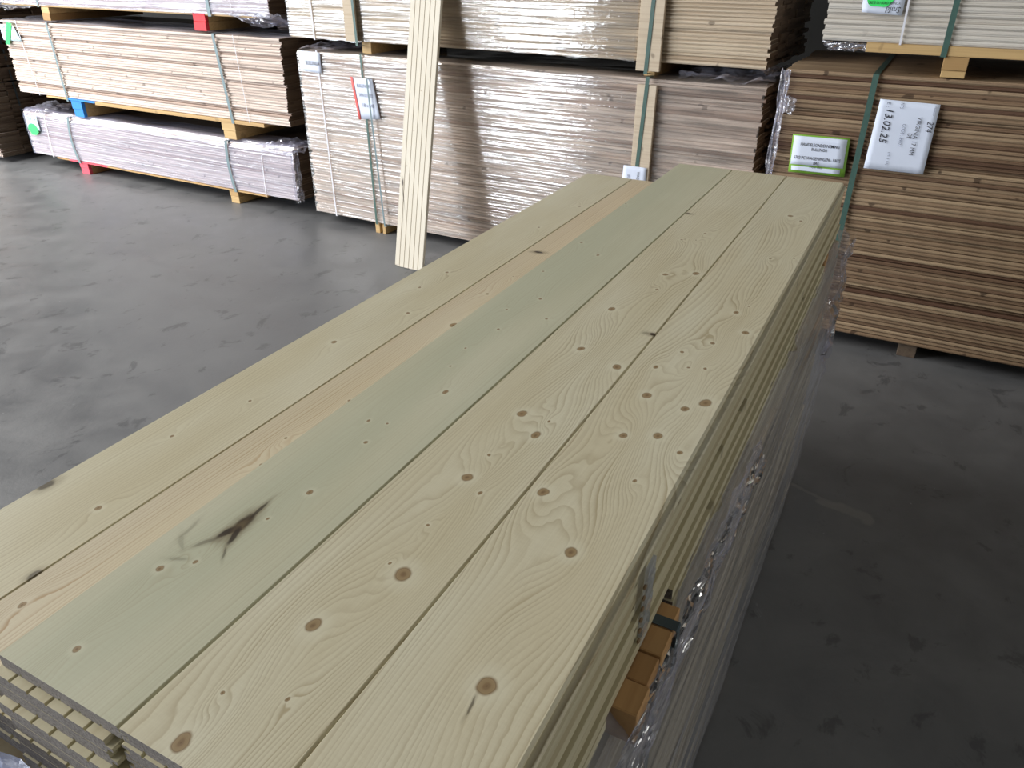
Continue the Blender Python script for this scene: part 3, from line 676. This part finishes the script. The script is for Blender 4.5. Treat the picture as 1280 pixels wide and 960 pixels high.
def spacer(t0, t1, label, s_end, band=False):
    t = thing('wooden_spacer', tuple(stack_pt(0, 0)[:2]) + (SPZ0,), SA, label, 'wooden spacer', 'wooden spacers between the two bundles')
    h = SPZ1 - SPZ0 - .001; n = 4; d = (t1 - t0) / n
    for i in range(n):
        MB().box(-2 * W + .02, s_end - (.0, .004, .002, .006)[i], t0 + d * i + .001, t0 + d * (i + 1) - .0015, .0005, h - (0, .002, 0, .003)[i], .0015).build('slat', M_ORANGE, t)
    if band:
        pts = [(-.30, h + .001), (s_end + .0015, h + .001), (s_end + .003, h - .002), (s_end + .003, -.03)]
        v = []; f = []
        for x, z in pts: v += [(x, t0 + d * 3.0, z), (x, t0 + d * 3.36, z)]
        for i in range(3): f.append((2 * i, 2 * i + 1, 2 * i + 3, 2 * i + 2))
        o = link('strap', mesh('strap', v, f, M_DSTRAP), t); md = o.modifiers.new('thickness', 'SOLIDIFY'); md.thickness = .0012; md.offset = 1
    return t
spacer(-1.965, -1.775, 'orange-brown wooden spacer sticking out under the right edge, dark strap over it', .556, True)
spacer(-.34, -.22, 'wooden spacer in the dark gap near the far end of the stack', .53)

# lower wrapped bundle carrying the stack
LB = stack_pt(3.14 * W, 0)
t = thing('board_bundle', (LB.x, LB.y, 0), SA + PI / 2, 'plastic-wrapped bundle of boards under the near stack, standing on the floor', 'board bundle')
BZ = SPZ0 - .0005
pack(t, -2.33, .06, .06, BZ, .0179, pack_wood('bundle_wood', (.50, .44, .30), (.56, .50, .36), (.30, .23, .14), .3), random.Random(5), depth=5.2 * W, rows=5, every=4, jfront=.003)
for a in (-2.0, -1.1, -.2): block(t, a, a + .09, 0, .0595, M_BATTEN, .01, 5.1 * W)
strap(t, -1.84, -1.80, .058, BZ + .0005, 5.2 * W, mat=M_DSTRAP, y=-.012, width=.018)
def wfn(u, v):
    x = -2.36 + 2.46 * u
    if v < .88:
        z = .01 + (BZ - .005) * v / .88
        y = -.022 - .012 * math.sin(PI * v / .88) + .010 * noise.noise(Vector((x * 3, z * 16, 2))) + .003 * noise.noise(Vector((x * 6, z * 60, 5)))
        return (x, y, z)
    q = (v - .88) / .12
    rag = .5 + .5 * noise.noise(Vector((x * 5, 3.3, 0))) + .35 * noise.noise(Vector((x * 19, 1.3, 0)))
    return (x, -.022 + .035 * q * rag * 1.6, BZ + .006 + q * (.012 + .045 * rag) + .006 * noise.noise(Vector((x * 25, q * 4, 0))))
grid('plastic_wrap', wfn, 150, 90, M_FILMD, t)
for q_ in range(3):
    x_ = -2.25 + .32 * q_
    crinkle(t, 'plastic_gather', (x_, -.020, BZ + .04), (x_ + .32, -.020, BZ + .045), (x_ + .32, -.036, BZ - .015), (x_, -.036, BZ - .02), M_FILMS, .008, 30, 60 + q_)
crinkle(t, 'plastic_gather', (-.28, -.045, BZ + .05), (.07, -.03, BZ + .02), (.09, -.03, .55), (-.20, -.05, .50), M_FILMS, .022, 28, 51)
def efn(u, v):   # film over the near end
    y = -.02 + 5.3 * W * u; z = .02 + (BZ + .03) * v
    return (-2.365 - .02 * math.sin(PI * u) - .03 * v + .012 * noise.noise(Vector((y * 5, z * 5, 9))) + .008 * noise.noise(Vector((y * 18, z * 18, 9))), y, z)
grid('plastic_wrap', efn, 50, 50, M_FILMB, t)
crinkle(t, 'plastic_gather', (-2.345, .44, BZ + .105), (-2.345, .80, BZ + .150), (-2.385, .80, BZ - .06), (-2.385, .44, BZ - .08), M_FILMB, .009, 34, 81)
# clear tape band stuck on the side of the upper boards
t = thing('tape_band', tuple(stack_pt(3 * W + .012, -1.858)[:2]) + (0,), SA, 'strip of clear tape on the right side of the stack above the spacer', 'tape')
M_SHADOW = plain('shadow_brown', (.20, .13, .07), .8)  # dark brown that stands in for shadow between the board edges
M_TAPE = film('tape_film', haze=.35, gloss=.2, hazecol=(.6, .62, .6))
mb = MB()
for i in range(7):
    z = TOP - .012 - i * .0185
    mb.box(-.001, .0035 + .001 * (i % 2), -.014, .014, z - .0175, z)
o = mb.build('tape', M_TAPE, t)
for i in range(6): MB().box(.001, .0045, -.025, -.017, TOP - .026 - i * TH - .009, TOP - .030 - i * TH, .0015).build('shadow_bump', M_SHADOW, t)  # small dark boxes imitating the shadow bumps of the layers beside the tape

# ---------------------------------------------------------------- leaning grooved board
B1 = Vector((-.72689546, 4.43402206, 0)); ea = R(-34.7)
wL = .2203; th_ = .018; LL = 1.96
# profile: grooved face towards -y, extruded along z afterwards
prof = [(.002, 0)]
for i in range(1, 6):
    x = wL * i / 6; prof += [(x - .0024, 0), (x - .0009, .004), (x + .0009, .004), (x + .0024, 0)]
prof += [(wL - .002, 0), (wL, .002), (wL, th_), (.002, th_), (0, th_ - .002), (0, .002)]
nP = len(prof); vs = []; fs = []
lev = [0, .006, .02, LL - .012, LL]
for li, z in enumerate(lev):
    for (x, y) in prof:
        zz = z
        if li == 0 and x < .02: zz = .014 * (1 - x / .02)
        xx = x + (.006 * max(0, 1 - x / .03) if li == 0 else 0)
        vs.append((xx, zz, -y))      # local: x across, y along (for the wood), z out of the grooved face
for li in range(len(lev) - 1):
    for i in range(nP):
        j = (i + 1) % nP; a = li * nP; b = a + nP
        fs.append((a + i, a + j, b + j, b + i))
fs.append(tuple(range(nP))); fs.append(tuple(reversed(range((len(lev) - 1) * nP, len(lev) * nP))))
me = mesh('leaning_board', vs, fs, HM_LEAN)
bm = bmesh.new(); bm.from_mesh(me); bmesh.ops.recalc_face_normals(bm, faces=bm.faces[:]); bm.to_mesh(me); bm.free()
ob = link('leaning_board', me)
th = R(13.6); tl = R(2.4)
e = Vector((math.cos(ea), math.sin(ea), 0)); nb = Vector((-e.y, e.x, 0))
u = nb * math.sin(th) + Vector((0, 0, 1)) * math.cos(th)
u2 = (u * math.cos(tl) - e * math.sin(tl)).normalized(); e2 = (e * math.cos(tl) + u * math.sin(tl)).normalized()
n2 = e2.cross(u2)
ob.matrix_world = Matrix(((e2.x, u2.x, n2.x, B1.x), (e2.y, u2.y, n2.y, B1.y), (e2.z, u2.z, n2.z, .001), (0, 0, 0, 1)))
tag(ob, 'pale grooved board standing upright and leaning against the centre packs', 'board')
